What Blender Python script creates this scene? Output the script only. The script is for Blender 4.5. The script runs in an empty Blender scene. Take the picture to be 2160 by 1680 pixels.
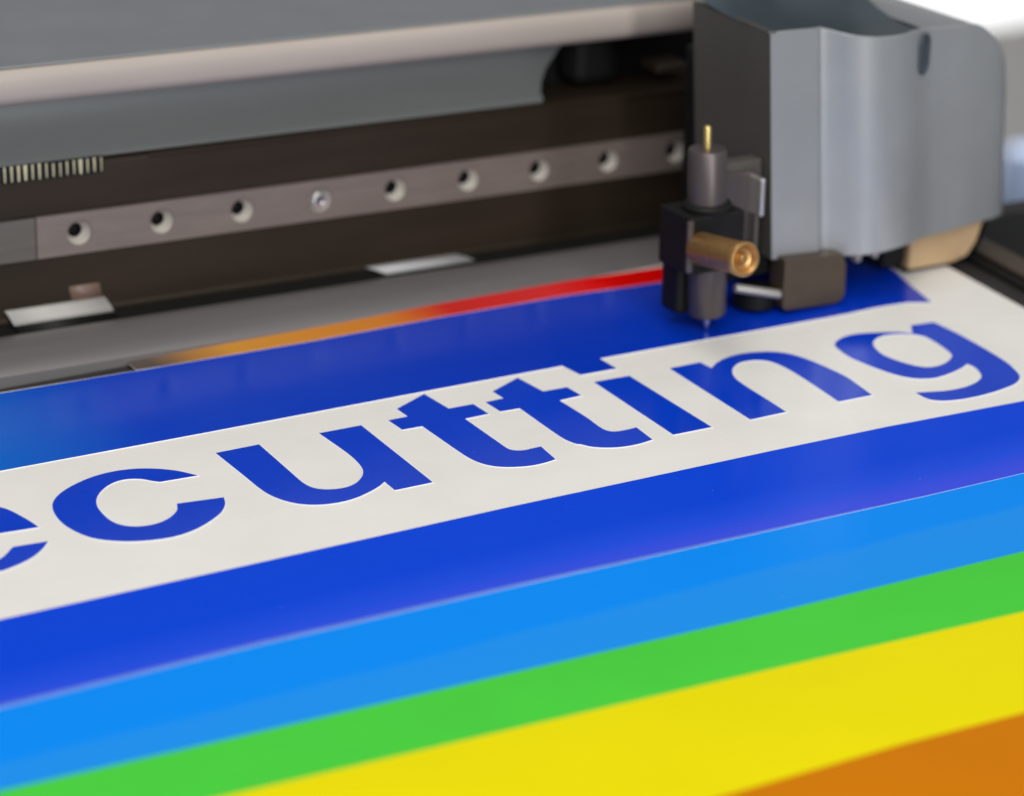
import bpy, bmesh, math, random
from mathutils import Vector, Matrix
from mathutils.geometry import tessellate_polygon

# ---------------------------------------------------------------- camera, world, lamps
S = 0.001                                   # everything below is written in millimetres
sc = bpy.context.scene
sc.unit_settings.system = 'METRIC'
col = sc.collection
sc.view_settings.view_transform = 'Standard'
sc.view_settings.look = 'None'
sc.view_settings.gamma = 1.0
sc.view_settings.exposure = 0.0
sc.cycles.use_denoising = True
sc.cycles.max_bounces = 8

def camera():
    y, p, r = map(math.radians, (30.5, 21.8, 0.8))
    fw = Vector((math.sin(y)*math.cos(p), math.cos(y)*math.cos(p), -math.sin(p)))
    rt = Vector((math.cos(y), -math.sin(y), 0)); up = rt.cross(fw)
    rt2 = rt*math.cos(r) + up*math.sin(r); up2 = up*math.cos(r) - rt*math.sin(r)
    cd = bpy.data.cameras.new('camera'); co = bpy.data.objects.new('camera', cd); col.objects.link(co)
    m = Matrix((rt2, up2, -fw)).transposed().to_4x4(); m.translation = Vector((0, 0, 257))*S
    co.matrix_world = m
    cd.sensor_width = 36; cd.lens = 93.33
    cd.clip_start = 0.02; cd.clip_end = 50
    cd.dof.use_dof = True; cd.dof.focus_distance = 0.650; cd.dof.aperture_fstop = 9.0
    cd.dof.aperture_blades = 9
    sc.camera = co
camera()

world = bpy.data.worlds.new('World'); sc.world = world; world.use_nodes = True
bg = world.node_tree.nodes['Background']
bg.inputs[0].default_value = (0.92, 0.95, 1.0, 1); bg.inputs[1].default_value = 0.22

def area(name, loc, target, size, power, color, size_y=None):
    l = bpy.data.lights.new(name, 'AREA'); l.shape = 'RECTANGLE'; l.size = size; l.size_y = size_y or size
    l.energy = power; l.color = color
    o = bpy.data.objects.new(name, l); col.objects.link(o)
    o.location = Vector(loc)*S
    o.rotation_euler = (Vector(target)-Vector(loc)).to_track_quat('-Z', 'Y').to_euler()
area('window_light', (-150, -500, 850), (380, 560, 20), 1.0, 14.0, (1.0, 0.985, 0.96))
area('wall_fill', (1700, 2300, 500), (1900, 3000, -600), 1.0, 80.0, (1.0, 1.0, 1.0))  # unseen lamp added to brighten the far wall
area('right_fill', (1400, 100, 700), (460, 580, 40), .8, 0.8, (0.95, 0.97, 1.0))
area('highlight_strip', (300, -320, 200), (455, 570, 50), .08, 3.0, (1.0, 1.0, 0.98), .55)  # unseen strip added to put a highlight on the carriage bulge
area('ceiling_light', (150, 350, 1500), (350, 500, 0), 0.9, 9.0, (1.0, 0.93, 0.84))

# ---------------------------------------------------------------- materials
def lin(c):
    return tuple(((x/255)/12.92 if x/255 <= .04045 else ((x/255+.055)/1.055)**2.4) for x in c)
def mat(name, rgb, rough=.5, metal=0., spec=.5, noise=0., nscale=300., bump=0., bscale=2500., coat=0., aniso=None, rough_noise=0.):
    m = bpy.data.materials.new(name); m.use_nodes = True
    nt = m.node_tree; b = nt.nodes['Principled BSDF']
    b.inputs['Base Color'].default_value = (*rgb, 1)
    b.inputs['Roughness'].default_value = rough; b.inputs['Metallic'].default_value = metal
    b.inputs['Specular IOR Level'].default_value = spec
    b.inputs['Coat Weight'].default_value = coat
    tc = nt.nodes.new('ShaderNodeTexCoord')
    vec = tc.outputs['Object']
    if aniso:
        mp = nt.nodes.new('ShaderNodeMapping'); mp.inputs['Scale'].default_value = aniso
        nt.links.new(vec, mp.inputs[0]); vec = mp.outputs[0]
    def nz(scale, detail=5):
        n = nt.nodes.new('ShaderNodeTexNoise'); n.inputs['Scale'].default_value = scale; n.inputs['Detail'].default_value = detail
        nt.links.new(vec, n.inputs['Vector']); return n
    if noise:
        n = nz(nscale); mr = nt.nodes.new('ShaderNodeMapRange')
        mr.inputs[1].default_value = .25; mr.inputs[2].default_value = .75
        mr.inputs[3].default_value = 1-noise; mr.inputs[4].default_value = 1+noise
        nt.links.new(n.outputs[0], mr.inputs[0])
        mx = nt.nodes.new('ShaderNodeVectorMath'); mx.operation = 'SCALE'
        mx.inputs[0].default_value = rgb; nt.links.new(mr.outputs[0], mx.inputs['Scale'])
        nt.links.new(mx.outputs[0], b.inputs['Base Color'])
    if rough_noise:
        n = nz(nscale*.6); mr = nt.nodes.new('ShaderNodeMapRange')
        mr.inputs[1].default_value = .3; mr.inputs[2].default_value = .7
        mr.inputs[3].default_value = max(.03, rough-rough_noise); mr.inputs[4].default_value = rough+rough_noise
        nt.links.new(n.outputs[0], mr.inputs[0]); nt.links.new(mr.outputs[0], b.inputs['Roughness'])
    if bump:
        n = nz(bscale, 3); bp = nt.nodes.new('ShaderNodeBump'); bp.inputs['Strength'].default_value = bump
        bp.inputs['Distance'].default_value = 0.0002
        nt.links.new(n.outputs[0], bp.inputs['Height']); nt.links.new(bp.outputs[0], b.inputs['Normal'])
    return m

def stripe_mat(name, stops, axis, a0, a1, rough=.24, spec=.05):
    """print whose colour changes along one axis of the sheet (mm a0..a1), with faint ink mottling"""
    m = mat(name, (0, 0, 0), rough, spec=spec, bump=.12, bscale=70, rough_noise=.05, nscale=60)
    nt = m.node_tree; b = nt.nodes['Principled BSDF']
    tc = nt.nodes.new('ShaderNodeTexCoord'); sp = nt.nodes.new('ShaderNodeSeparateXYZ'); nt.links.new(tc.outputs['Object'], sp.inputs[0])
    mr = nt.nodes.new('ShaderNodeMapRange'); mr.inputs[1].default_value = a0*S; mr.inputs[2].default_value = a1*S
    nt.links.new(sp.outputs[axis], mr.inputs[0])
    nz = nt.nodes.new('ShaderNodeTexNoise'); nz.inputs['Scale'].default_value = 14; nz.inputs['Detail'].default_value = 4
    nt.links.new(tc.outputs['Object'], nz.inputs['Vector'])
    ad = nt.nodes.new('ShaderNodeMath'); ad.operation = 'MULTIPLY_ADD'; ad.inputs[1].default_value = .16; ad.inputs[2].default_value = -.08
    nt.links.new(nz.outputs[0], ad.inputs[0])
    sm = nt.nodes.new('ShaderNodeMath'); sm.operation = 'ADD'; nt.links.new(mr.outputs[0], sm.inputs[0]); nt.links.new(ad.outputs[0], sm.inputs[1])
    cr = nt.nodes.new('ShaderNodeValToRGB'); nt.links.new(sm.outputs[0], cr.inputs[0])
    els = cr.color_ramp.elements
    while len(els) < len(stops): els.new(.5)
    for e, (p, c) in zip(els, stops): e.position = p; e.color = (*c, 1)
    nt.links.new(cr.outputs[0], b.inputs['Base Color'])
    return m

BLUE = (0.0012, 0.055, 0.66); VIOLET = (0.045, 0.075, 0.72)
M = {}
M['blue'] = mat('blue_ink', (0.0015, 0.046, 0.56), .16, spec=.34, noise=.06, nscale=40, bump=.05, bscale=900, rough_noise=.06)
M['upper_blue'] = stripe_mat('upper_blue_ink', [(0, (.002, .13, .60)), (.30, (.0015, .05, .54)), (1, (.0012, .038, .50))], 'X', 190, 340, .16, .34)  # greener blue at the left end, darker towards the right
M['lower_blue'] = stripe_mat('lower_blue_ink', [(0, VIOLET), (.22, (0.012, .07, .70)), (.48, BLUE), (1, BLUE)], 'Y', 454, 494)  # violet towards the near edge, plain blue farther back
M['sky'] = stripe_mat('light_blue_ink', [(0, (.010, .255, .78)), (.40, (.012, .255, .80)), (.46, (.0012, .240, .86)), (1, (.0012, .240, .86))], 'Y', 418, 460)
M['seam'] = mat('seam_vinyl', (.10, .20, .70), .3, noise=.1, nscale=120)
M['green'] = mat('green_ink', (.060, .56, .045), .3, spec=.12, noise=.05, nscale=25, bump=.05, bscale=900)
M['yellow'] = mat('yellow_ink', (.73, .645, 0.0), .3, spec=.07, noise=.03, nscale=20, bump=.05, bscale=900)
M['orange'] = mat('orange_ink', (.53, .165, 0.0), .3, spec=.07, noise=.03, nscale=20)
M['warm'] = stripe_mat('orange_to_red_ink', [(.02, (.10, .08, .07)), (.16, (.60, .27, .04)), (.44, (.60, .20, .03)), (.56, (.58, .025, .02)), (.76, (.66, .03, .03)), (.86, (.70, .0, .0)), (1, (.70, .0, .0))], 'X', 248, 422)
M['liner'] = mat('white_liner', (.79, .78, .75), .3, spec=.4, rough_noise=.1, noise=.035, nscale=45, bump=.06, bscale=600)
M['vinyl_edge'] = mat('white_vinyl', (.86, .86, .85), .4)
M['beam'] = mat('brown_black_anodised', (.024, .016, .0095), .5, spec=.25, noise=.25, nscale=120, aniso=(.15, 1, 1), bump=.08)
M['black'] = mat('black_plastic', (.005, .005, .005), .55, spec=.25, noise=.2, nscale=200)
M['rail'] = mat('ground_steel', (.20, .165, .145), .48, metal=.3, noise=.10, nscale=500, aniso=(.12, 1, 1), bump=.05, rough_noise=.08)
M['rail_old'] = mat('worn_steel', (.15, .135, .115), .5, metal=.6, noise=.1, nscale=500, aniso=(.12, 1, 1))
M['steel_grey'] = mat('grey_end_cap', (.36, .35, .34), .45, metal=.5, noise=.08, nscale=100)
M['bore'] = mat('bored_steel', (.56, .53, .48), .4, metal=.25, noise=.2, nscale=2500, bump=.4, bscale=4000)
M['silver'] = mat('bright_steel', (.72, .71, .69), .3, metal=.9, noise=.15, nscale=1500)
M['cover'] = mat('grey_sheet_metal', (.21, .225, .24), .45, metal=.25, noise=.05, nscale=60, bump=.1, bscale=4000)
M['lip'] = mat('warm_grey_trim', (.38, .335, .30), .5, noise=.05, nscale=120, aniso=(.2, 1, 1), bump=.1, bscale=4000)
M['panel'] = mat('blue_grey_panel', (.22, .235, .235), .42, metal=.3, noise=.12, nscale=60, aniso=(.1, 1, 1))
M['plate'] = mat('grey_feed_plate', (.20, .19, .195), .42, metal=.4, noise=.10, nscale=150, aniso=(.1, 1, 1), bump=.06)
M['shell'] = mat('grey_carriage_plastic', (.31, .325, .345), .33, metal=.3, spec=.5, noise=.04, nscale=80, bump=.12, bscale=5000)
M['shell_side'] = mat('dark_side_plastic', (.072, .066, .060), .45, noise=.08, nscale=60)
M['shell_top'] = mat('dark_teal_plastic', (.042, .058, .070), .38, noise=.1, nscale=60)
M['brass'] = mat('brass', (.50, .29, .11), .42, metal=.85, noise=.12, nscale=600, bump=.1)
M['gold'] = mat('gold_pin', (.72, .56, .22), .38, metal=.9)
M['holder'] = mat('dark_grey_metal', (.105, .088, .088), .42, metal=.6, noise=.06, nscale=300, aniso=(1, 1, .1))
M['brown'] = mat('bronze_brown_metal', (.075, .055, .038), .45, metal=.3, noise=.1, nscale=200)
M['tan'] = mat('tan_plastic', (.48, .33, .19), .5, noise=.06, nscale=150)
M['label'] = mat('paper_label', (.40, .385, .37), .55, noise=.06, nscale=150, bump=.1)
M['label2'] = mat('cool_paper_label', (.42, .42, .44), .5, noise=.05, nscale=150)
M['tape'] = mat('brown_tape', (.16, .105, .08), .45, noise=.1, nscale=200)
M['tooth'] = mat('pale_gold_comb', (.60, .55, .36), .4, metal=.2, noise=.15, nscale=1500)
M['bed'] = mat('black_bed', (.018, .016, .014), .5, noise=.2, nscale=80)
M['wall'] = mat('white_wall', (.85, .85, .85), .8, noise=.02, nscale=6)
M['red'] = mat('red_plastic', (.35, .01, .04), .4)

# ---------------------------------------------------------------- builders
def tag(o, label=None, cat=None, kind=None, group=None):
    if label: o['label'] = label
    if cat: o['category'] = cat
    if kind: o['kind'] = kind
    if group: o['group'] = group
    return o
def empty(name, loc=(0, 0, 0), rot=(0, 0, 0)):
    o = bpy.data.objects.new(name, None); col.objects.link(o); o.empty_display_size = .01
    o.location = Vector(loc)*S; o.rotation_euler = rot
    return o
def link(name, bm, mats, parent=None, smooth=False, bevel=0, segs=2, auto=None):
    bmesh.ops.recalc_face_normals(bm, faces=bm.faces)
    bmesh.ops.scale(bm, vec=(S, S, S), verts=bm.verts)
    me = bpy.data.meshes.new(name); bm.to_mesh(me); bm.free()
    for m in (mats if isinstance(mats, (list, tuple)) else [mats]): me.materials.append(m)
    o = bpy.data.objects.new(name, me); col.objects.link(o)
    if parent is not None: o.parent = parent
    if smooth:
        for p in me.polygons: p.use_smooth = True
        if auto is not None:
            me.set_sharp_from_angle(angle=math.radians(auto))
    if bevel:
        md = o.modifiers.new('bevel', 'BEVEL'); md.width = bevel*S; md.segments = segs; md.limit_method = 'ANGLE'; md.angle_limit = math.radians(35)
        md.harden_normals = False
    return o
def box(bm, x0, x1, y0, y1, z0, z1, mi=0):
    v = [bm.verts.new(p) for p in [(x0,y0,z0),(x1,y0,z0),(x1,y1,z0),(x0,y1,z0),(x0,y0,z1),(x1,y0,z1),(x1,y1,z1),(x0,y1,z1)]]
    for f in [(0,3,2,1),(4,5,6,7),(0,1,5,4),(1,2,6,5),(2,3,7,6),(3,0,4,7)]:
        bm.faces.new([v[i] for i in f]).material_index = mi
    return v
def poly_slab(bm, loops, z0, z1, mi_top=0, mi_side=0):
    """flat sheet cut along loops (first outer, others holes) with real thickness"""
    tris = tessellate_polygon([[Vector((x, y, 0)) for x, y in lp] for lp in loops])
    pts = [p for lp in loops for p in lp]
    top = [bm.verts.new((x, y, z1)) for x, y in pts]; bot = [bm.verts.new((x, y, z0)) for x, y in pts]
    for t in tris:
        try:
            bm.faces.new([top[i] for i in t]).material_index = mi_top
            bm.faces.new([bot[i] for i in reversed(t)]).material_index = mi_side
        except ValueError: pass
    k = 0
    for lp in loops:
        n = len(lp)
        for i in range(n):
            a, b = k+i, k+(i+1) % n
            bm.faces.new([bot[a], bot[b], top[b], top[a]]).material_index = mi_side
        k += n
def extrude_x(bm, prof, x0, x1, closed=True, nx=1):
    """profile of (y, z) points run along x"""
    rings = []
    for k in range(nx+1):
        x = x0+(x1-x0)*k/nx
        rings.append([bm.verts.new((x, y, z)) for y, z in prof])
    n = len(prof)
    for r0, r1 in zip(rings, rings[1:]):
        for i in range(n if closed else n-1):
            j = (i+1) % n
            bm.faces.new([r0[i], r0[j], r1[j], r1[i]])
    if closed:
        bm.faces.new(list(reversed(rings[0]))); bm.faces.new(rings[-1])
def lathe(bm, prof, seg=40, mat_=Matrix.Identity(4), mi=0):
    """profile of (radius, height) turned about z, then placed by mat_"""
    rings = []
    for r, h in prof:
        if r < 1e-6: rings.append([bm.verts.new(mat_ @ Vector((0, 0, h)))])
        else: rings.append([bm.verts.new(mat_ @ Vector((r*math.cos(2*math.pi*k/seg), r*math.sin(2*math.pi*k/seg), h))) for k in range(seg)])
    for a, b in zip(rings, rings[1:]):
        for k in range(seg):
            j = (k+1) % seg
            if len(a) == 1 and len(b) == 1: continue
            if len(a) == 1: f = bm.faces.new([a[0], b[k], b[j]])
            elif len(b) == 1: f = bm.faces.new([a[k], b[0], a[j]])
            else: f = bm.faces.new([a[k], b[k], b[j], a[j]])
            f.material_index = mi
def frame(origin, zdir, xdir=(1, 0, 0)):
    z = Vector(zdir).normalized(); x = Vector(xdir); x = (x-z*x.dot(z)).normalized(); y = z.cross(x)
    m = Matrix((x, y, z)).transposed().to_4x4(); m.translation = Vector(origin); return m

# ---------------------------------------------------------------- setting: bed and the room behind
bm = bmesh.new(); box(bm, -200, 640, 150, 628, -14, -1.0)
tag(link('cutting_bed', bm, M['bed'], bevel=1.5), 'black bed of the plotter under the printed sheet', kind='structure')
bm = bmesh.new(); box(bm, 900, 4200, 3000, 3040, -1200, -150)
tag(link('wall', bm, M['wall']), 'bright out of focus white wall behind the machine', kind='structure')

# ---------------------------------------------------------------- the printed sheet
LET = {"e":[[[189.25,535.83],[189.12,536.88],[188.99,537.94],[188.84,538.99],[188.68,540.03],[188.5,541.02],[188.29,541.99],[188.07,542.97],[187.83,543.97],[187.55,545.16],[187.24,546.4],[186.91,547.59],[186.55,548.63],[186.29,549.23],[186.03,549.76],[185.72,550.26],[185.34,550.8],[184.6,551.69],[183.71,552.64],[182.71,553.58],[181.63,554.41],[180.35,555.23],[178.96,555.97],[177.47,556.6],[175.91,557.08],[173.99,557.44],[171.92,557.64],[169.83,557.66],[167.8,557.51],[165.9,557.21],[164.01,556.75],[162.2,556.13],[160.57,555.33],[159.23,554.44],[158.0,553.38],[156.91,552.22],[155.95,550.99],[155.16,549.73],[154.49,548.39],[153.96,546.99],[153.58,545.54],[153.37,543.94],[153.34,542.28],[153.45,540.58],[153.66,538.87],[153.99,536.96],[154.46,535.01],[155.07,533.06],[155.86,531.16],[156.92,529.13],[158.19,527.11],[159.61,525.2],[161.11,523.49],[162.56,522.09],[164.12,520.83],[165.73,519.74],[167.35,518.88],[168.84,518.33],[170.37,517.94],[171.86,517.71],[173.24,517.66],[174.17,517.75],[175.02,517.95],[175.85,518.22],[176.75,518.55],[177.98,519.01],[179.29,519.57],[180.59,520.2],[181.8,520.89],[182.83,521.61],[183.81,522.4],[184.73,523.23],[185.6,524.08],[186.35,524.92],[187.05,525.79],[187.72,526.68],[188.4,527.55],[180.26,528.48],[179.08,527.22],[177.9,525.88],[176.72,524.68],[175.49,523.85],[174.51,523.48],[173.51,523.28],[172.5,523.26],[171.51,523.42],[170.33,523.91],[169.14,524.69],[168.0,525.66],[166.96,526.72],[165.88,528.06],[164.87,529.61],[164.01,531.22],[163.33,532.77],[162.97,534.0],[162.76,535.21],[162.61,536.42],[162.43,537.63],[180.26,536.89]]],
 "c":[[[233.66,545.8],[232.85,547.11],[232.06,548.43],[231.24,549.72],[230.35,550.9],[229.46,551.88],[228.52,552.79],[227.53,553.63],[226.51,554.41],[225.47,555.1],[224.4,555.73],[223.3,556.29],[222.16,556.76],[220.98,557.15],[219.77,557.46],[218.53,557.68],[217.28,557.8],[215.94,557.84],[214.57,557.79],[213.19,557.63],[211.82,557.37],[210.37,556.98],[208.91,556.46],[207.47,555.85],[206.08,555.19],[204.73,554.48],[203.42,553.7],[202.17,552.86],[201.02,551.97],[200.08,551.12],[199.21,550.22],[198.43,549.28],[197.73,548.34],[197.21,547.49],[196.76,546.63],[196.38,545.74],[196.03,544.8],[195.7,543.68],[195.43,542.5],[195.21,541.29],[195.04,540.05],[194.91,538.69],[194.83,537.28],[194.82,535.87],[194.89,534.48],[195.02,533.15],[195.23,531.83],[195.5,530.53],[195.84,529.25],[196.23,527.97],[196.69,526.69],[197.23,525.46],[197.87,524.33],[198.57,523.36],[199.37,522.47],[200.23,521.64],[201.12,520.87],[201.98,520.18],[202.87,519.56],[203.81,518.98],[204.78,518.45],[205.88,517.94],[207.03,517.49],[208.22,517.09],[209.43,516.76],[210.67,516.48],[211.94,516.25],[213.23,516.11],[214.53,516.09],[215.92,516.21],[217.33,516.46],[218.75,516.82],[220.15,517.28],[221.67,517.94],[223.21,518.76],[224.7,519.65],[226.06,520.54],[227.13,521.29],[228.13,522.05],[229.06,522.84],[229.92,523.7],[230.69,524.62],[231.4,525.6],[232.03,526.61],[232.57,527.6],[232.94,528.45],[233.23,529.3],[233.49,530.15],[233.76,531.0],[222.51,532.89],[222.16,532.0],[221.83,531.11],[221.46,530.24],[221.01,529.43],[220.47,528.71],[219.86,528.04],[219.2,527.41],[218.51,526.84],[217.77,526.3],[216.98,525.82],[216.17,525.4],[215.35,525.07],[214.55,524.85],[213.73,524.72],[212.92,524.66],[212.11,524.67],[211.32,524.76],[210.54,524.91],[209.77,525.15],[209.06,525.47],[208.37,525.9],[207.71,526.42],[207.11,527.02],[206.6,527.67],[206.15,528.41],[205.78,529.21],[205.49,530.08],[205.26,531.0],[205.08,532.25],[205.01,533.63],[205.02,535.03],[205.06,536.35],[205.12,537.43],[205.21,538.48],[205.35,539.5],[205.55,540.51],[205.81,541.48],[206.11,542.43],[206.48,543.36],[206.89,544.26],[207.36,545.13],[207.88,545.97],[208.45,546.79],[209.1,547.59],[209.89,548.44],[210.76,549.29],[211.69,550.07],[212.62,550.71],[213.44,551.16],[214.28,551.53],[215.12,551.81],[215.93,551.97],[216.62,552.01],[217.3,551.96],[217.96,551.83],[218.6,551.64],[219.27,551.35],[219.94,550.98],[220.56,550.55],[221.12,550.08],[221.58,549.59],[221.97,549.05],[222.34,548.51],[222.72,548.01],[223.05,547.64],[223.39,547.29],[223.73,546.96],[224.07,546.62]]],
 "u":[[[243.16,556.52],[254.87,556.38],[254.7,551.55],[254.54,546.58],[254.38,541.88],[254.25,537.84],[254.17,535.69],[254.08,533.75],[254.03,532.01],[254.04,530.47],[254.08,529.6],[254.13,528.82],[254.23,528.11],[254.38,527.41],[254.56,526.8],[254.78,526.22],[255.06,525.67],[255.4,525.16],[255.84,524.65],[256.35,524.17],[256.93,523.74],[257.55,523.37],[258.35,523.01],[259.22,522.7],[260.14,522.49],[261.04,522.4],[261.92,522.45],[262.81,522.61],[263.68,522.87],[264.52,523.22],[265.38,523.73],[266.21,524.37],[266.99,525.08],[267.69,525.8],[268.28,526.48],[268.81,527.2],[269.28,527.93],[269.69,528.66],[270.0,529.31],[270.26,529.95],[270.48,530.61],[270.68,531.32],[270.9,532.25],[271.08,533.25],[271.23,534.29],[271.35,535.38],[271.48,536.64],[271.57,537.92],[271.62,539.32],[271.66,540.92],[271.62,544.13],[271.49,547.9],[271.32,551.9],[271.17,555.79],[282.91,555.44],[281.6,515.11],[271.33,515.27],[271.54,520.97],[270.87,520.46],[270.2,519.94],[269.52,519.44],[268.79,518.96],[267.92,518.47],[266.99,518.0],[266.03,517.55],[265.08,517.13],[264.15,516.74],[263.21,516.36],[262.27,516.02],[261.31,515.75],[260.35,515.53],[259.37,515.37],[258.39,515.26],[257.4,515.22],[256.4,515.25],[255.38,515.35],[254.38,515.51],[253.43,515.72],[252.63,515.95],[251.87,516.22],[251.13,516.54],[250.42,516.91],[249.73,517.34],[249.06,517.82],[248.42,518.35],[247.82,518.93],[247.22,519.62],[246.66,520.39],[246.15,521.18],[245.7,521.96],[245.36,522.63],[245.09,523.3],[244.84,523.98],[244.6,524.68],[244.36,525.46],[244.13,526.26],[243.93,527.08],[243.76,527.95],[243.63,528.97],[243.54,530.03],[243.48,531.15],[243.44,532.35],[243.4,534.05],[243.39,535.87],[243.4,537.85],[243.39,540.02],[243.35,543.7],[243.29,547.88],[243.22,552.25]]],
 "t":[[[307.17,566.74],[307.92,554.75],[315.0,554.49],[315.16,546.69],[308.19,546.72],[308.13,541.75],[308.06,536.51],[308.0,531.8],[307.96,528.39],[307.94,527.58],[307.92,526.94],[307.91,526.39],[307.93,525.82],[307.96,525.29],[308.0,524.77],[308.08,524.28],[308.22,523.83],[308.41,523.46],[308.64,523.13],[308.91,522.83],[309.22,522.56],[309.63,522.29],[310.1,522.07],[310.59,521.89],[311.09,521.77],[311.58,521.71],[312.07,521.71],[312.59,521.74],[313.12,521.76],[313.8,521.78],[314.51,521.8],[315.23,521.82],[315.95,521.85],[314.96,513.14],[314.16,512.97],[313.35,512.8],[312.54,512.64],[311.7,512.53],[310.72,512.47],[309.71,512.44],[308.68,512.47],[307.69,512.57],[306.74,512.75],[305.81,512.99],[304.9,513.3],[304.01,513.64],[303.15,514.01],[302.31,514.42],[301.5,514.89],[300.76,515.41],[300.11,515.97],[299.51,516.58],[298.97,517.24],[298.49,517.91],[298.1,518.58],[297.77,519.27],[297.49,519.99],[297.24,520.73],[297.03,521.55],[296.86,522.41],[296.72,523.28],[296.61,524.16],[296.53,525.01],[296.48,525.83],[296.45,526.75],[296.41,527.89],[296.34,531.71],[296.3,536.74],[296.27,542.24],[296.23,547.51],[290.67,547.85],[290.44,555.08],[296.06,555.06],[295.99,560.88]]],
 "T":[[[334.55,565.13],[335.48,553.5],[342.61,553.09],[342.81,546.3],[335.97,545.96],[336.01,542.47],[336.06,538.91],[336.08,535.49],[336.05,532.44],[335.95,530.52],[335.81,528.72],[335.68,527.1],[335.63,525.71],[335.63,525.0],[335.64,524.38],[335.7,523.82],[335.82,523.28],[336.0,522.81],[336.23,522.36],[336.5,521.96],[336.83,521.62],[337.18,521.39],[337.59,521.22],[338.02,521.09],[338.47,520.99],[339.01,520.91],[339.58,520.87],[340.18,520.86],[340.78,520.85],[341.49,520.87],[342.22,520.91],[342.96,520.96],[343.69,521.0],[342.87,512.24],[341.62,512.04],[340.38,511.82],[339.14,511.65],[337.91,511.56],[336.69,511.58],[335.46,511.66],[334.27,511.82],[333.15,512.05],[332.22,512.33],[331.34,512.67],[330.5,513.06],[329.7,513.51],[328.96,513.97],[328.25,514.48],[327.59,515.03],[327.0,515.63],[326.5,516.33],[326.07,517.13],[325.69,517.86],[325.34,518.37],[325.19,518.47],[325.05,518.52],[324.92,518.57],[324.79,518.69],[324.49,519.23],[324.2,520.04],[323.95,520.96],[323.75,521.84],[323.63,522.63],[323.56,523.39],[323.53,524.25],[323.5,525.34],[323.53,529.33],[323.7,534.7],[323.92,540.61],[324.11,546.24],[318.57,546.64],[318.35,554.03],[323.92,554.23],[323.71,559.68]]],
 "i":[[[350.74,552.9],[361.53,552.28],[360.68,511.99],[349.24,512.43]]],
 "n":[[[373.95,551.81],[383.8,551.64],[384.12,546.62],[384.89,547.24],[385.65,547.87],[386.43,548.47],[387.23,549.02],[388.04,549.49],[388.87,549.91],[389.72,550.3],[390.58,550.64],[391.47,550.95],[392.38,551.23],[393.31,551.45],[394.26,551.62],[395.27,551.72],[396.32,551.77],[397.37,551.75],[398.43,551.65],[399.56,551.46],[400.71,551.18],[401.84,550.83],[402.9,550.44],[403.79,550.07],[404.65,549.66],[405.45,549.2],[406.21,548.66],[406.93,548.04],[407.6,547.35],[408.21,546.6],[408.75,545.81],[409.21,544.94],[409.59,544.02],[409.92,543.06],[410.23,542.04],[410.56,540.77],[410.85,539.4],[411.09,538.03],[411.31,536.71],[411.46,535.67],[411.59,534.69],[411.7,533.67],[411.8,532.53],[411.96,530.58],[412.12,528.37],[412.22,526.13],[412.22,524.08],[412.13,522.69],[411.97,521.42],[411.77,520.15],[411.56,518.76],[411.26,516.76],[410.92,514.61],[410.56,512.39],[410.21,510.21],[399.69,510.64],[400.13,514.92],[400.59,519.34],[401.01,523.48],[401.33,526.94],[401.46,528.51],[401.56,529.85],[401.64,531.1],[401.7,532.36],[401.75,533.59],[401.78,534.8],[401.78,535.99],[401.76,537.13],[401.72,538.12],[401.67,539.08],[401.58,540.01],[401.43,540.89],[401.25,541.65],[401.03,542.38],[400.76,543.07],[400.4,543.69],[399.97,544.23],[399.45,544.72],[398.89,545.15],[398.29,545.51],[397.64,545.82],[396.93,546.06],[396.2,546.23],[395.48,546.34],[394.78,546.38],[394.08,546.36],[393.37,546.27],[392.68,546.09],[391.92,545.76],[391.16,545.33],[390.43,544.82],[389.75,544.27],[389.11,543.69],[388.52,543.05],[387.97,542.37],[387.46,541.66],[386.97,540.86],[386.52,540.03],[386.12,539.16],[385.78,538.27],[385.51,537.36],[385.3,536.44],[385.13,535.48],[384.98,534.45],[384.81,533.08],[384.69,531.62],[384.58,530.08],[384.48,528.47],[384.36,526.36],[384.26,524.1],[384.15,521.8],[384.03,519.55],[383.89,517.48],[383.74,515.43],[383.58,513.39],[383.43,511.35],[372.19,511.42]]],
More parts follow.
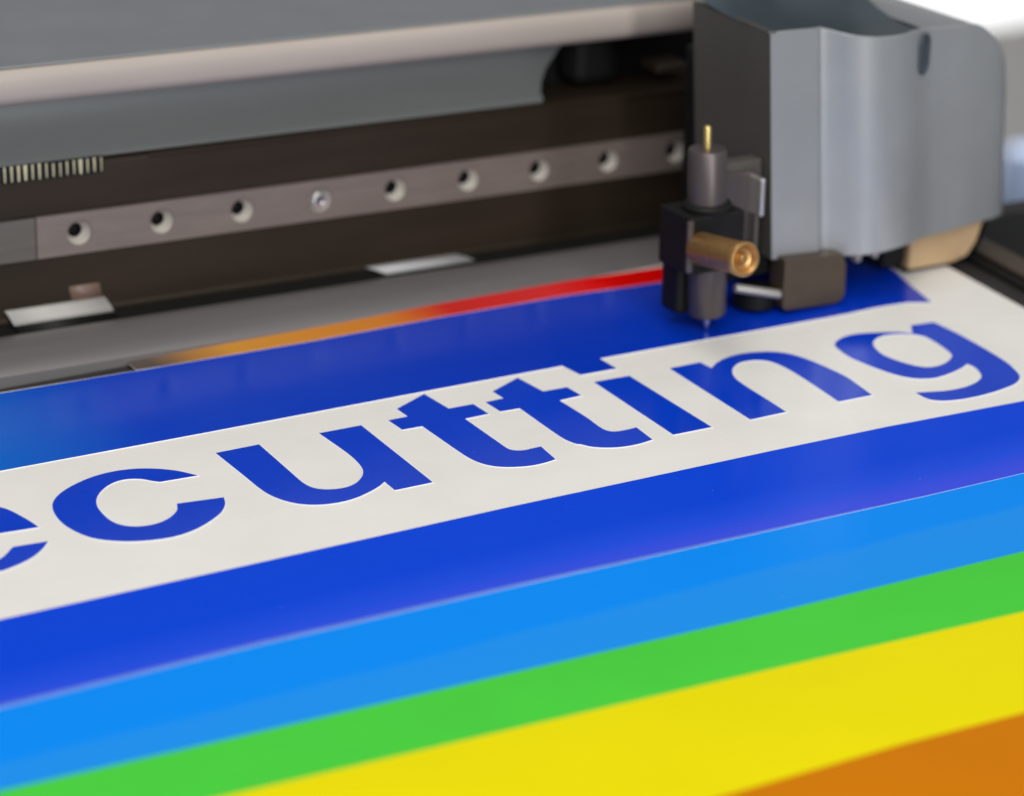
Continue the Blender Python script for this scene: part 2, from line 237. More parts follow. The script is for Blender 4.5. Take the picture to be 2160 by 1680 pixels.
 "g":[[[452.43,547.57],[459.76,546.63],[459.81,544.06],[459.87,541.53],[459.89,538.94],[459.84,536.21],[459.66,532.69],[459.38,528.93],[459.03,525.19],[458.66,521.71],[458.36,519.06],[458.03,516.51],[457.67,514.13],[457.26,511.96],[456.92,510.53],[456.55,509.23],[456.15,508.0],[455.7,506.77],[455.24,505.53],[454.74,504.29],[454.17,503.11],[453.46,502.04],[452.59,501.09],[451.59,500.23],[450.5,499.47],[449.33,498.82],[447.98,498.27],[446.52,497.86],[445.01,497.53],[443.52,497.24],[442.06,496.97],[440.6,496.74],[439.14,496.57],[437.71,496.44],[436.4,496.36],[435.1,496.32],[433.83,496.33],[432.56,496.37],[431.37,496.43],[430.19,496.52],[429.03,496.66],[427.9,496.86],[426.85,497.11],[425.8,497.41],[424.82,497.76],[423.94,498.19],[423.3,498.62],[422.71,499.1],[422.21,499.61],[421.82,500.14],[421.61,500.59],[421.47,501.06],[421.39,501.54],[421.32,502.03],[421.27,502.53],[421.25,503.05],[421.26,503.57],[421.27,504.08],[421.29,504.61],[421.34,505.14],[421.38,505.67],[421.43,506.2],[422.49,505.78],[423.56,505.35],[424.62,504.94],[425.68,504.56],[426.7,504.21],[427.72,503.87],[428.74,503.57],[429.77,503.34],[430.79,503.17],[431.81,503.05],[432.85,502.99],[433.9,503.0],[435.08,503.08],[436.29,503.24],[437.49,503.46],[438.63,503.76],[439.65,504.1],[440.65,504.52],[441.59,504.97],[442.43,505.46],[443.04,505.87],[443.58,506.29],[444.08,506.75],[444.54,507.27],[445.01,507.92],[445.43,508.64],[445.82,509.41],[446.17,510.2],[446.53,511.1],[446.87,512.05],[447.13,513.0],[447.27,513.88],[447.26,514.5],[447.17,515.08],[447.04,515.64],[446.92,516.22],[446.23,515.83],[445.55,515.44],[444.85,515.06],[444.13,514.71],[443.32,514.38],[442.49,514.09],[441.64,513.81],[440.75,513.54],[439.71,513.24],[438.63,512.95],[437.53,512.68],[436.44,512.47],[435.41,512.3],[434.37,512.16],[433.35,512.08],[432.39,512.12],[431.6,512.27],[430.85,512.49],[430.13,512.79],[429.44,513.13],[428.82,513.5],[428.23,513.92],[427.67,514.4],[427.14,514.95],[426.52,515.75],[425.94,516.67],[425.41,517.65],[424.95,518.66],[424.55,519.73],[424.22,520.83],[423.94,521.98],[423.67,523.16],[423.37,524.53],[423.08,525.96],[422.82,527.42],[422.6,528.87],[422.38,530.36],[422.18,531.86],[422.04,533.36],[421.99,534.83],[422.04,536.2],[422.17,537.55],[422.36,538.89],[422.6,540.2],[422.86,541.52],[423.17,542.86],[423.56,544.12],[424.08,545.18],[424.61,545.87],[425.22,546.44],[425.89,546.94],[426.6,547.42],[427.45,547.92],[428.37,548.38],[429.32,548.77],[430.27,549.07],[431.18,549.26],[432.1,549.37],[433.04,549.4],[433.98,549.36],[435.0,549.21],[436.03,548.96],[437.07,548.66],[438.11,548.33],[439.22,547.95],[440.34,547.54],[441.43,547.09],[442.45,546.64],[443.27,546.26],[444.04,545.87],[444.77,545.46],[445.45,545.03],[446.05,544.6],[446.62,544.14],[447.14,543.68],[447.6,543.24],[447.88,542.92],[448.12,542.61],[448.34,542.3],[448.57,541.99]],[[434.17,541.11],[434.74,541.76],[435.37,542.35],[436.05,542.87],[436.74,543.33],[437.45,543.71],[438.18,544.04],[438.94,544.29],[439.71,544.45],[440.54,544.52],[441.39,544.49],[442.24,544.38],[443.05,544.21],[443.8,543.98],[444.53,543.68],[445.25,543.32],[445.95,542.94],[446.68,542.52],[447.41,542.06],[448.09,541.56],[448.69,541.01],[449.17,540.42],[449.59,539.78],[449.93,539.1],[450.17,538.39],[450.28,537.65],[450.28,536.87],[450.21,536.07],[450.14,535.23],[450.05,534.22],[449.92,533.16],[449.77,532.09],[449.61,531.03],[449.44,530.0],[449.26,528.98],[449.06,527.97],[448.83,526.99],[448.61,526.1],[448.37,525.22],[448.09,524.39],[447.7,523.63],[447.22,522.99],[446.65,522.42],[446.02,521.89],[445.36,521.39],[444.63,520.88],[443.84,520.41],[443.03,519.98],[442.2,519.62],[441.37,519.33],[440.51,519.09],[439.65,518.93],[438.81,518.86],[438.03,518.88],[437.24,518.97],[436.49,519.15],[435.82,519.44],[435.28,519.83],[434.8,520.31],[434.38,520.86],[433.98,521.46],[433.54,522.22],[433.16,523.06],[432.82,523.94],[432.5,524.84],[432.19,525.81],[431.91,526.81],[431.68,527.83],[431.49,528.85],[431.34,529.86],[431.22,530.88],[431.16,531.9],[431.2,532.94],[431.36,534.11],[431.63,535.31],[431.98,536.5],[432.37,537.61],[432.74,538.56],[433.16,539.47],[433.63,540.33]]]}
sheet = empty('printed_sheet', (0, 0, 0))
tag(sheet, 'glossy vinyl sheet with rainbow stripes and blue cut letters lying under the blade', 'printed sheet')
bm = bmesh.new(); 
lin_edge = [(481, 250), (485, 430), (488.6, 520), (490.5, 544), (493.2, 570.6), (496.5, 606), (497.2, 625.2)]
poly_slab(bm, [[(60, 250)] + lin_edge + [(423, 624.8), (311, 626.2), (248.2, 625.7), (248, 618.2), (210, 620.2), (60, 623)]], -.30, 0)
link('liner', bm, M['liner'], sheet)
VT = .16
def slab(name, loop, m, z1=VT, z0=.004):
    bm = bmesh.new(); poly_slab(bm, [loop], z0, z1, 0, 1)
    return link(name, bm, [m, M['vinyl_edge']], sheet)
band_top = [(60, 574.5), (192.8, 571.1), (246.5, 569.6), (304.6, 568.3), (349.5, 566.9), (350.3, 558.8), (361.4, 558.3), (361.4, 566.8), (431.3, 564.0), (441.9, 563.7), (453.0, 564.0), (463.2, 563.1), (469.6, 559.7)]
back_edge = [(60, 622), (210, 619.4), (256, 617.2), (300, 615.6), (340, 615.8), (380, 614.6), (413, 611.2), (430, 610.5)]
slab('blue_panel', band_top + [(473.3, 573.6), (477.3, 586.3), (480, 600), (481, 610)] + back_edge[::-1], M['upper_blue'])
warm_back = [(248, 625.5), (281, 625.4), (311, 626.0), (351, 625.8), (386, 625.4), (423, 622.5)]
slab('orange_red_strip', [(248, 617.9), (256, 617.4), (300, 615.8), (340, 616.0), (380, 614.8), (413, 611.4), (423, 611.2)] + warm_back[::-1], M['warm'])
band_bot = [(60, 496), (164.9, 494.9), (224.9, 494.2), (291.3, 493.7), (328.0, 492.8), (365.4, 492.0), (399.8, 490.9), (442.5, 488.0), (470, 486), (486, 484)]
seam_top = [(60, 459.0), (151.9, 458.7), (209.0, 459.0), (270.5, 457.2), (332.1, 454.2), (382.2, 451.75), (411.9, 451.15), (485, 449)]
seam_bot = [(60, 457.4), (151.1, 457.1), (207.7, 457.3), (268.9, 455.6), (331.0, 453.2), (381.5, 451.4), (411.4, 450.9), (485, 448.8)]
g_top = [(60, 429), (139.9, 426.4), (187.8, 423.8), (249.0, 421.0), (310.9, 417.9), (382.1, 415.9), (484, 413)]
y_top = [(60, 410), (176.8, 404.0), (236.8, 400.3), (296.2, 396.4), (361.2, 391.8), (484, 385)]
o_top = [(60, 362), (259.3, 358.4), (301.6, 357.9), (330.7, 356.2), (483, 351)]
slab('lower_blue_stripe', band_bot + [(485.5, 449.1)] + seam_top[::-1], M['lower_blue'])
slab('seam_strip', seam_top + seam_bot[::-1], M['seam'], z1=VT+.05)
slab('light_blue_stripe', seam_bot + [(484.5, 413.1)] + g_top[::-1], M['sky'])
slab('green_stripe', g_top + [(484, 385.1)] + y_top[::-1], M['green'])
slab('yellow_stripe', y_top + [(483.5, 351.1)] + o_top[::-1], M['yellow'])
slab('orange_stripe', o_top + [(481, 252), (60, 252)], M['orange'])
def outset(lp, d):
    n = len(lp); area2 = sum(lp[i][0]*lp[(i+1) % n][1]-lp[(i+1) % n][0]*lp[i][1] for i in range(n)); s = 1 if area2 > 0 else -1
    out = []
    for i in range(n):
        p0, p, p1 = Vector(lp[i-1]), Vector(lp[i]), Vector(lp[(i+1) % n])
        a, b = (p-p0), (p1-p)
        if a.length < 1e-6: a = b
        if b.length < 1e-6: b = a
        a.normalize(); b.normalize()
        n1, n2 = Vector((a.y, -a.x))*s, Vector((b.y, -b.x))*s
        m = n1+n2
        if m.length < .3: m = n1
        m.normalize(); k = d/max(.5, m.dot(n1)); q = p+m*k; out.append((q.x, q.y))
    return out
for key, loops in LET.items():
    bm = bmesh.new()
    loops = [[tuple(p) for p in lp] for lp in loops]
    poly_slab(bm, [outset(lp, .16 if i == 0 else -.16) for i, lp in enumerate(loops)], .004, VT-.03, 1, 1)
    poly_slab(bm, loops, VT-.028, VT, 0, 0)
    o = link('letter', bm, [M['blue'], M['vinyl_edge']], sheet)
    o['label'] = {'e': 'blue cut letter e, half out of the picture', 'c': 'blue cut letter c', 'u': 'blue cut letter u', 't': 'blue cut letter t beside the u', 'T': 'blue cut letter t beside the dotless i', 'i': 'blue cut letter i without a dot', 'n': 'blue cut letter n', 'g': 'blue cut letter g'}[key]

# fine dust and vinyl crumbs lying on the film
random.seed(11); bm = bmesh.new()
for k in range(60):
    x = random.uniform(150, 480); y = random.uniform(420, 610); r = random.uniform(.03, .08)*(1.6 if random.random() < .08 else 1); a = random.uniform(0, 6.28)
    bot = [bm.verts.new((x+r*random.uniform(.6, 1.3)*math.cos(a+t), y+r*random.uniform(.6, 1.3)*math.sin(a+t), VT+.003)) for t in (0, 1.6, 3.1, 4.7)]
    tp = bm.verts.new((x, y, VT+.003+r*.7)); bm.faces.new(bot)
    for i in range(4): bm.faces.new([bot[i], bot[(i+1) % 4], tp])
link('dust', bm, M['vinyl_edge'], sheet)['kind'] = 'stuff'

# ---------------------------------------------------------------- the machine behind (frame: x along the rail, z up, origin on the rail face)
T = math.radians(1.15)
plotter = empty('vinyl_cutting_plotter', (300, 660, 25), (0, T, 0))
tag(plotter, 'grey and black vinyl cutter with a drilled steel rail across its front', 'cutting machine')
def part_x(name, prof, x0, x1, m, bevel=0, nx=1, label=None, smooth=False, auto=40):
    bm = bmesh.new(); extrude_x(bm, prof, x0, x1, nx=nx)
    o = link(name, bm, m, plotter, smooth=smooth, bevel=bevel, auto=auto)
    if label: o['label'] = label
    return o
XL, XR = -170, 212
# feed plate under the beam
part_x('feed_plate', [(-35.0, -24.6), (-33.5, -23.6), (-30, -22.8), (-24, -22.2), (-16, -22.2), (-10, -23.0), (-8, -24.4), (-8, -34), (-35, -34)], XL, XR, M['plate'], smooth=True, auto=50)
# beam behind the rail
part_x('beam', [(1.0, -22.2), (0.6, -23.2), (1.2, -25), (24, -27), (24, 19.6), (1.6, 19.8), (1.0, 19.2), (1.0, 6.05), (7.2, 6.05), (7.2, -6.05), (1.0, -6.05)], XL, XR, M['beam'], bevel=.4)
part_x('beam_foot', [(-7.6, -26.5), (-6, -25.6), (-2.5, -24.6), (0.4, -23.6), (0.4, -34), (-7.6, -34)], XL, XR, M['black'], bevel=.3)
part_x('top_flange', [(.5, 18.9), (.4, 20.0), (3, 20.3), (3, 19.9), (1.2, 19.0)], -29.0, XR, M['beam'], bevel=.15)
# inner panel, concave
pan = part_x('inner_panel', [(17, 46), (16.8, 38), (15.8, 32), (13.6, 27.6), (10.4, 24.6), (6.4, 22.4), (3.0, 21.4), (2.0, 20.7), (3, 20.1), (22, 20.1), (22, 46)], XL, 110, M['panel'], smooth=True, auto=60)
for v in pan.data.vertices:
    if v.co.x > 100*S: v.co.x = (99 + (v.co.z/S-21)*1.15)*S     # the panel is cut off at a slant
part_x('back_wall', [(24.2, 19.8), (25, 50), (60, 56), (60, 10), (24.2, 10)], 110.3, XR, M['black'], bevel=1)
bm = bmesh.new(); box(bm, 116, 134, 12, 24, 20.2, 38); link('end_stop', bm, M['black'], plotter, bevel=4, segs=4)
bm = bmesh.new(); box(bm, 206, 212, 2, 60, 20.2, 60); link('end_plate', bm, M['black'], plotter, bevel=.5)
# cover and its trim
part_x('cover_trim', [(-5.0, 49.6), (-6.2, 48.6), (-6.6, 46), (-6.4, 42), (-5.6, 40.4), (-4.2, 39.3), (-2.0, 38.8), (2, 39.4), (20, 46), (20, 48), (-1, 49.6)], XL, 154, M['lip'], smooth=True, auto=60)
part_x('top_cover', [(-5.6, 49.75), (-5.0, 50.2), (20, 52.3), (60, 57), (110, 64), (110, 60), (60, 52), (18, 48.2), (-1, 49.7)], XL, 154, M['cover'], bevel=.2)

# linear rail with counterbored holes
def rail(name, x0, x1, holes, m):
    bm = bmesh.new(); zt, zb = 5.9, -5.9; SEG = 32
    def ring(cx, r, y): return [bm.verts.new((cx+r*math.cos(2*math.pi*k/SEG), y, r*math.sin(2*math.pi*k/SEG))) for k in range(SEG)]
    xs = [x0]
    for h in holes: xs += [h-5.9, h+5.9]
    xs.append(x1)
    for a, b in zip(xs[::2], xs[1::2]):
        bm.faces.new([bm.verts.new(p) for p in [(a, 0, zb), (b, 0, zb), (b, 0, zt), (a, 0, zt)]])
    for h in holes:
        def sq(k):
            t = 2*math.pi*k/SEG; c, s = math.cos(t), math.sin(t); f = 5.9/max(abs(c), abs(s)); return (h+c*f, 0, s*f)
        o = [bm.verts.new(sq(k)) for k in range(SEG)]
        prof = [(3.9, 0, 0), (3.75, .3, 0), (3.3, .32, 0), (3.15, .6, 1), (3.0, 2.2, 1), (2.15, 2.9, 1), (2.05, 3.4, 1), (2.0, 6.5, 2)]
        prev = o
        for r, y, mi in prof:
            cur = ring(h, r, y)
            for k in range(SEG):
                f = bm.faces.new([prev[k], prev[(k+1) % SEG], cur[(k+1) % SEG], cur[k]]); f.material_index = mi; f.smooth = mi > 0
            prev = cur
        bm.faces.new(prev).material_index = 2
    # back body
    p = [(0, zt), (6.9, zt), (6.9, zb), (0, zb)]
    for i in range(3):
        (ya, za), (yb, zb_) = p[i], p[i+1]
        bm.faces.new([bm.verts.new(q) for q in [(x0, ya, za), (x1, ya, za), (x1, yb, zb_), (x0, yb, zb_)]])
    for x in (x0, x1): bm.faces.new([bm.verts.new((x, y, z)) for y, z in p])
    bmesh.ops.remove_doubles(bm, verts=bm.verts, dist=.001)
    return link(name, bm, [m, M['bore'], M['black']], plotter)
HX = [-50.4+24.62*k for k in range(11)]
RAIL = rail('rail', -62.6, XR-14, [h for h in HX if h < 190], M['rail'])
rail('rail', -168, -63.0, [-124.2, -99.6], M['rail_old'])['label'] = 'shorter darker length of rail left of the joint'
# one screw sits in the fourth hole
bm = bmesh.new()
fr = frame((HX[3], .9, 0), (0, -1, 0))
lathe(bm, [(0, -.6), (1.15, -.6)], 6, fr, 1); lathe(bm, [(1.15, -.6), (1.2, .75)], 6, fr, 0)
lathe(bm, [(1.2, .75), (1.45, .95), (2.1, .85), (2.5, .4), (2.65, -.3), (2.65, -2.6), (0, -2.6)], 36, fr)
o = link('screw', bm, [M['silver'], M['holder']], RAIL, smooth=True, auto=30); o['label'] = 'silver screw head in the fourth hole of the rail'

# comb of pale gold teeth at the left end of the beam
random.seed(4)
xs = -43.2
for k in range(24):
    x = xs-k*1.98; w = [.22, .42, .34, .7, .3, .32, .28, .34, .3, .45, .36, .7, .5, .42, .36][k] if k < 15 else .4
    zt = 20.9-random.uniform(0, .4)+(0 if k < 8 else .3); zb = 16.8+(.15 if k % 3 else 0)-k*.012
    bm = bmesh.new(); v = box(bm, x-w, x+w*.5, .1, .95, zb, zt)
    for q in v[:4]: q.co.x = x+(q.co.x-x)*.55
    link('tooth', bm, M['tooth'], plotter, bevel=.05)
# gap strip behind the comb
bm = bmesh.new(); box(bm, -92, -42.6, .6, .96, 16.4, 21.2)
link('comb_backing', bm, M['black'], plotter)

# paper labels and tape at the foot of the beam
def strip(name, x0, x1, sk, prof, m, label):
    bm = bmesh.new(); n = len(prof); a, b = [], []
    for i, (y, z) in enumerate(prof):
        d = sk*i/(n-1)
        a.append(bm.verts.new((x0+d, y, z))); b.append(bm.verts.new((x1+d, y, z)))
    for i in range(n-1): bm.faces.new([a[i], b[i], b[i+1], a[i+1]])
    o = link(name, bm, m, plotter, smooth=True)
    s = o.modifiers.new('thickness', 'SOLIDIFY'); s.thickness = .12*S; s.offset = 0
    o['label'] = label; return o
strip('paper_label', -72.6, -43.4, 1.6, [(.5, -19.6), (-.2, -20.2), (-1.2, -21.1), (-2.2, -22.2), (-2.8, -23.2)], M['label'], 'pale paper label curling off the foot of the beam')
strip('label_fold', -71.0, -41.8, 1.2, [(-2.8, -23.25), (-3.1, -24.0), (-4.4, -25.0), (-7.8, -26.2)], M['black'], 'black glossy fold under the pale label')
strip('brown_tape', -53.6, -44.6, .8, [(.75, -15.4), (.7, -17.6), (.4, -20.0)], M['tape'], 'small brown tape tab above the pale label')
strip('paper_label', 38.6, 68.8, 5.2, [(.2, -22.6), (-1.5, -23.3), (-3.2, -24.4)], M['label2'], 'short white label near the middle of the beam foot')

# things at the dark right end
bm = bmesh.new(); box(bm, 139, 150, 14, 22, 34, 37); link('red_tab', bm, M['red'], plotter, bevel=.8, segs=3)
bm = bmesh.new(); box(bm, 145, 156, 10, 20, 22.5, 25.5); link('grey_clip', bm, M['brown'], plotter, bevel=.8, segs=3)

# ---------------------------------------------------------------- carriage
car = empty('cutting_carriage', (470, 600, 0))
tag(car, 'grey plastic cutting carriage with a rounded front hanging over the sheet', 'carriage')
def cl(name, bm, m, **k):
    bmesh.ops.translate(bm, verts=bm.verts, vec=(-470, -600, 0))
    return link(name, bm, m, car, **k)
# plan of the shell: (x_top, x_bottom, y, z_top, z_bottom)
F = [(418.7, 423.1, 575, 81.9, 16.1), (434.8, 439.4, 575, 81.4, 15.3), (436.9, 441.8, 576.8, 81.0, 14.2), (439.6, 444.6, 575.9, 80.3, 13.9),
     (441.9, 447.9, 573.0, 79.6, 13.9), (445.5, 451.5, 570.4, 78.9, 14.3), (450.8, 457.0, 568.4, 78.4, 14.9), (456.2, 462.4, 568.0, 78.2, 15.5),
     (461.4, 467.6, 569.4, 77.9, 15.4), (466.8, 473.0, 572.4, 77.6, 15.0), (472, 478.3, 575.4, 76.9, 14.3), (478.0, 483.8, 577.8, 75.9, 13.2),
     (486.9, 492.8, 578.4, 75.3, 13.7), (495.2, 501.0, 580.2, 74.4, 13.6), (503.2, 508.9, 582.4, 73.8, 13.0), (508.8, 513.8, 584.2, 73.4, 12.8), (513.0, 517.4, 587.2, 73.0, 12.6), (514.6, 519.0, 592.0, 72.6, 12.4), (514.6, 519.0, 632, 72.6, 12.2)]
def shell():
    bm = bmesh.new(); lv = []
    # (height below top, inset toward the middle on the right side, small inset elsewhere)
    levels = [(None, 0, 0), (20, 0, 0), (13, .4, 0), (8.5, 1.9, 0), (5, 4.4, 0), (2.4, 8.0, 0), (.8, 11.5, .25), (0, 15, 1.0)]
    n = len(F)
    for dz, ins, sm in levels:
        ring = []
        for i, (xt, xb, y, zt, zb) in enumerate(F):
            w = 0 if i < n-6 else ((i-(n-6))/3 if i < n-3 else 1)
            w = min(1, w)
            z = zb if dz is None else zt-dz*(1 if w else min(1, dz/20 if dz > 1 else 1))
            f = (z-zb)/(zt-zb); x = xb+(xt-xb)*f - ins*w
            ring.append(bm.verts.new((x, y+sm, z)))
        lv.append(ring)
    for a, b in zip(lv, lv[1:]):
        for i in range(n-1): bm.faces.new([a[i], a[i+1], b[i+1], b[i]])
    # bottom lip turned inward
    inner = [bm.verts.new((v.co.x, v.co.y+2.2, v.co.z+.3)) for v in lv[0]]
    for i in range(n-1): bm.faces.new([lv[0][i+1], lv[0][i], inner[i], inner[i+1]])
    up = [bm.verts.new((v.co.x, v.co.y, v.co.z+25)) for v in inner]
    for i in range(n-1): bm.faces.new([inner[i+1], inner[i], up[i], up[i+1]])
    # top: run the last ring backward to y = 632 on the right of the scoop
    top = lv[-1]; k0 = 10
    bm.faces.new(top[k0:] + [bm.verts.new((472.5, 632, 77.5))])
    return cl('front_cover', bm, M['shell'], smooth=True, auto=38)
shell()
# dark scooped top on the left two thirds
bm = bmesh.new(); rows = []
for j, (dy, dz) in enumerate([(.9, .02), (3, -.35), (8, -.5), (14, -.1), (22, 1.4), (30, 4.5), (36, 9)]):
    rows.append([bm.verts.new((xt+.02*dy*(1 if i else 0)-.0, y+dy if i else 575+dy, zt+(dz if i not in (0,) else dz*.3))) for i, (xt, xb, y, zt, zb) in enumerate(F[:11])])
for a, b in zip(rows, rows[1:]):
    for i in range(10): bm.faces.new([a[i], a[i+1], b[i+1], b[i]])
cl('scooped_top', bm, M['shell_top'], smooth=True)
# side wall
bm = bmesh.new()
sv = [(423.15, 575.35, 16.1), (418.75, 575.35, 81.7), (418.9, 590, 82.1), (419.2, 613.5, 82.4), (423.2, 613.5, 16.4)]
a = [bm.verts.new(p) for p in sv]; b = [bm.verts.new((x+2.2, y, z)) for x, y, z in sv]
bm.faces.new(a); bm.faces.new(list(reversed(b)))
for i in range(5): bm.faces.new([a[i], a[(i+1) % 5], b[(i+1) % 5], b[i]])
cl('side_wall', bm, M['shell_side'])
# inner chassis, dark
bm = bmesh.new(); box(bm, 427, 494, 584, 628, 19, 66); cl('chassis', bm, M['black'], bevel=1)
bm = bmesh.new(); box(bm, 462, 480, 582, 631, 60, 75.2); cl('top_support', bm, M['shell_top'], bevel=.5)
bm = bmesh.new(); box(bm, 432, 476, 604, 628, 84, 100); cl('motor_cap', bm, M['black'], bevel=3, segs=3)
# bracket that reaches back to the rail
bm = bmesh.new(); box(bm, 452, 505, 626, 650, 10, 60); cl('bearing_bracket', bm, M['black'], bevel=1)
# oval slot in the front
def stadium(rx, rz, n=12):
    out = []
    for k in range(n+1): t = math.pi*k/n; out.append((rx*math.cos(t), (rz-rx)+rx*math.sin(t)))
    for k in range(n+1): t = math.pi+math.pi*k/n; out.append((rx*math.cos(t), -(rz-rx)+rx*math.sin(t)))
    return out
bm = bmesh.new(); cx, cz, cy = 472.3, 69.8, 574.45
r = [[bm.verts.new((cx+x*s, cy+dy+x*s*.5, cz+z*s2)) for x, z in stadium(3.1, 6.0)] for s, s2, dy in [(1.0, 1, .35), (.98, .99, -.35), (.80, .91, -.40), (.62, .82, .2), (.45, .6, .3)]]
for q0, q1 in zip(r, r[1:]):
    for i in range(len(q0)): bm.faces.new([q0[i], q0[(i+1) % len(q0)], q1[(i+1) % len(q1)], q1[i]])
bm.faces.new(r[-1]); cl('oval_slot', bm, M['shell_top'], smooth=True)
# bronze foot under the shell
bm = bmesh.new(); loop = [(424.6, 17), (424.6, 2.6), (425.6, 1.7), (443, .9), (445.4, 1.5), (446.4, 3.2), (446.2, 12), (445, 15.6)]
v0 = [bm.verts.new((x, 570.5, z)) for x, z in loop]; v1 = [bm.verts.new((x+1, 579, z)) for x, z in loop]
bm.faces.new(v0); bm.faces.new(v1[::-1])
for i in range(len(loop)): bm.faces.new([v0[i], v0[(i+1) % len(loop)], v1[(i+1) % len(loop)], v1[i]])
cl('foot', bm, M['brown'], bevel=.35)
bm = bmesh.new(); lathe(bm, [(0, 0), (5.6, 0), (6.2, .6), (6.2, 5.0), (5.6, 5.6), (0, 5.6)], 32, frame((421.5, 580, 1.2), (.0, 0, 1))); cl('pressure_foot', bm, M['black'], smooth=True, auto=40)
bm = bmesh.new(); lathe(bm, [(0, 0), (1.1, 0), (1.3, .4), (1.3, 15.5), (0, 15.5)], 20, frame((411.6, 576, 9.2), (14, -3.0, -3.4))); cl('silver_rod', bm, M['steel_grey'], smooth=True, auto=40)
bm = bmesh.new(); box(bm, 410, 449, 580.5, 592, 9.5, 20); cl('undercarriage', bm, M['black'], bevel=.8)
# clamp that holds the tool
bm = bmesh.new(); box(bm, 388.4, 406.5, 565.5, 581, 19.5, 36.0); cl('clamp_block', bm, M['black'], bevel=.8, segs=3)
bm = bmesh.new(); box(bm, 387.5, 389.3, 564.9, 566.2, 20.8, 35.4); cl('clamp_edge', bm, M['holder'], bevel=.3)
bm = bmesh.new(); box(bm, 405, 421, 579, 584, 18, 45); cl('bracket', bm, M['shell_side'], bevel=.5)
bm = bmesh.new(); box(bm, 407.5, 419, 577.8, 579, 22, 42.5); cl('bracket_plate', bm, M['holder'], bevel=.5)
bm = bmesh.new(); box(bm, 416.4, 418.1, 572.5, 578.5, 30.2, 41.4); cl('bracket_lug', bm, M['silver'], bevel=.75, segs=3)
bm = bmesh.new(); box(bm, 416.5, 417.6, 574.5, 578.5, 17.5, 30.4); cl('bracket_rib', bm, M['shell_side'], bevel=.3)
bm = bmesh.new(); box(bm, 391.5, 402, 575, 584, 4.5, 20.5); cl('clamp_shade', bm, M['black'], bevel=1.5, segs=3)  # black block added for the soft shadow beneath the clamp
# brass thumb screw
ax = Vector((0, -.989, .148))
scr = frame((391.6, 565.5, 27.3), ax)
bm = bmesh.new()
lathe(bm, [(0, 0), (4.3, 0), (4.5, .4), (4.5, 19.6), (4.75, 19.8), (4.8, 21.4), (4.5, 21.9), (3.9, 22.0), (3.5, 21.5), (2.9, 20.4), (1.6, 19.8), (1.3, 21.0), (0.9, 21.4), (0, 21.5)], 48, scr)
cl('thumb_screw', bm, M['brass'], smooth=True, auto=35)
# tan block and little white clips under the right end
bm = bmesh.new(); loop = [(479.5, 14.5), (479.5, 1.2), (496, .9), (501.5, 2.2), (504.5, 6), (507.5, 14.5)]
v0 = [bm.verts.new((x, 583, z)) for x, z in loop]; v1 = [bm.verts.new((x, 598, z)) for x, z in loop]
bm.faces.new(v0); bm.faces.new(v1[::-1])
for i in range(len(loop)): bm.faces.new([v0[i], v0[(i+1) % len(loop)], v1[(i+1) % len(loop)], v1[i]])
cl('tan_block', bm, M['tan'], bevel=.8, segs=3)
bm = bmesh.new(); box(bm, 470.5, 479.2, 584.5, 598, 2.5, 15); cl('roller_housing', bm, M['black'], bevel=1.2, segs=3)
bm = bmesh.new(); loop = [(479, 1.2), (479, .3), (497, .1), (503.5, 1.0), (507, 5.5), (509.4, 14.5), (507.6, 14.5), (504.6, 6), (501.6, 2.1), (496, .8)]
v0 = [bm.verts.new((x, 584, z)) for x, z in loop]; v1 = [bm.verts.new((x, 600, z)) for x, z in loop]
for i in range(len(loop)): bm.faces.new([v0[i], v0[(i+1) % len(loop)], v1[(i+1) % len(loop)], v1[i]])
cl('block_rim', bm, M['black'])
for x, a in ((466.5, .5), (459.5, .1)):
    bm = bmesh.new(); box(bm, -1, 1, -1.5, 1.5, -3, 3); bmesh.ops.rotate(bm, verts=bm.verts, matrix=Matrix.Rotation(a, 3, 'Y')); bmesh.ops.translate(bm, verts=bm.verts, vec=(x, 583, 10.5))
    cl('white_clip', bm, M['label'], bevel=.5, segs=3)

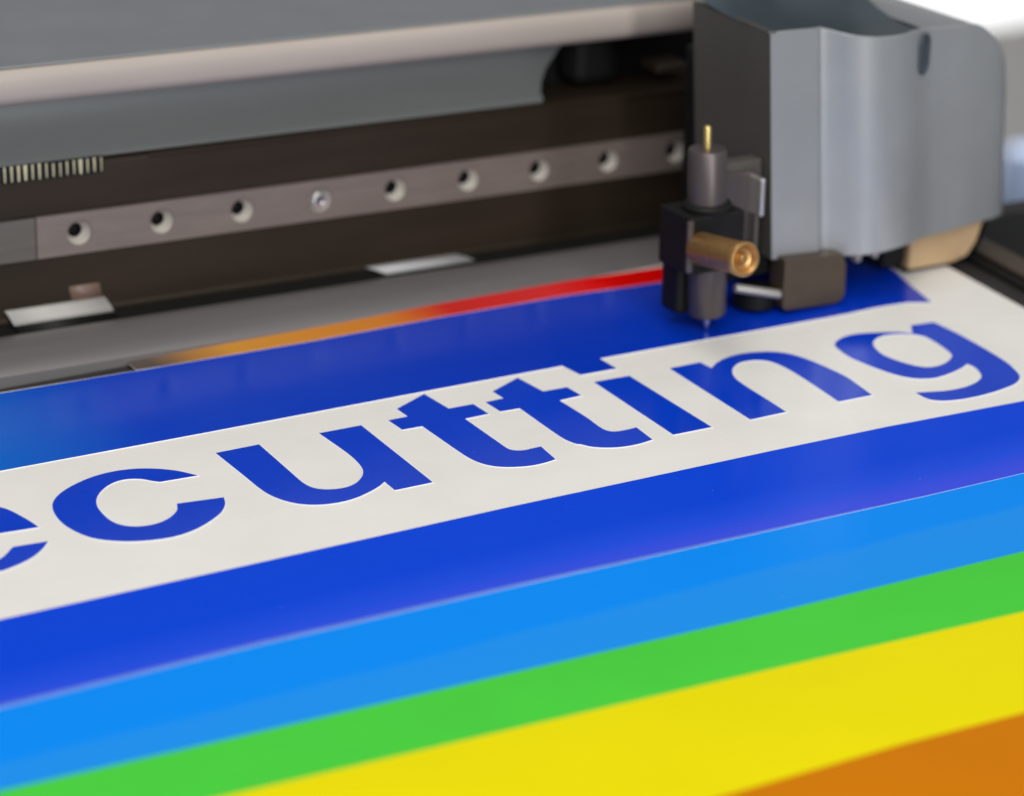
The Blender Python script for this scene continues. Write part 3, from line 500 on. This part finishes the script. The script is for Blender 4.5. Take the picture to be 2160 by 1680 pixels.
# ---------------------------------------------------------------- blade holder standing in the clamp
tool = empty('blade_holder', (399.6, 572, 0), (0, math.radians(-2.4), 0))
tag(tool, 'slim dark metal blade holder with gold pin on top, its blade touching the sheet', 'blade holder')
def tl(name, prof, m, seg=40):
    bm = bmesh.new(); lathe(bm, prof, seg); return link(name, bm, m, tool, smooth=True, auto=35)
tl('blade', [(0, .15), (.35, .6), (.95, 2.4), (1.0, 6), (0, 6)], M['silver'], 20)
tl('lower_sleeve', [(0, 4.6), (4.0, 4.6), (5.0, 5.0), (5.5, 5.8), (5.5, 22), (0, 22)], M['holder'])
tl('flange', [(0, 36), (6.7, 36), (6.9, 36.4), (6.9, 37.2), (6.5, 37.7), (5.8, 38.1), (0, 38.1)], M['black'])
tl('barrel', [(0, 38), (5.4, 38), (5.4, 52.4), (5.0, 53.0), (4.5, 53.1), (0, 53.1)], M['holder'])
tl('gold_pin', [(0, 53), (1.05, 53), (1.05, 58.9), (.8, 59.4), (0, 59.5)], M['gold'], 20)

# ---------------------------------------------------------------- right side of the bed
side = empty('side_rail', (505, 500, 0))
tag(side, 'black side rail with a brown strip along the right edge of the sheet', 'side rail')
def sl(name, bm, m, **k):
    bmesh.ops.rotate(bm, verts=bm.verts, cent=(0,0,0), matrix=Matrix.Rotation(math.radians(-6.5), 3, 'Z'))
    return link(name, bm, m, side, **k)
bm = bmesh.new(); box(bm, -10, 60, -200, 118, -.9, .4); sl('rail_base', bm, M['black'], bevel=.4)
bm = bmesh.new(); box(bm, -6, 3, -200, 112, .45, 1.6); sl('brown_strip', bm, M['brown'], bevel=.4)

# ---------------------------------------------------------------- far, out of focus room things
bm = bmesh.new(); box(bm, 0, 260, 0, 120, -700, 0)
o = link('cabinet', bm, mat('beige_panel', (.56, .42, .33), .6), bevel=4)
o.location = Vector((1764, 2000, -420))*S
tag(o, 'blurred beige cabinet in the bright room beyond the right end of the carriage', 'cabinet')
bm = bmesh.new(); lathe(bm, [(0, -30), (14, -30), (21, -24), (22, -10), (22, 14), (18, 24), (0, 27)], 32)
o = link('reflection_blob', bm, mat('pale_blue_blob', (.45, .58, .85), .4), smooth=True, auto=50)  # added shape, stands in for the reflection of a window
o.location = Vector((1346, 1500, -345))*S
tag(o, 'pale blue blurred rounded container behind the right edge of the carriage, standing in for a window reflection', 'blob')
bm = bmesh.new(); box(bm, -400, 900, -300, 500, -500, -34)
o = link('workbench', bm, M['bed'], bevel=4); o.location = Vector((1346, 1500, -345))*S
tag(o, 'dark blurred bench carrying the pale blue container behind the machine', 'bench')
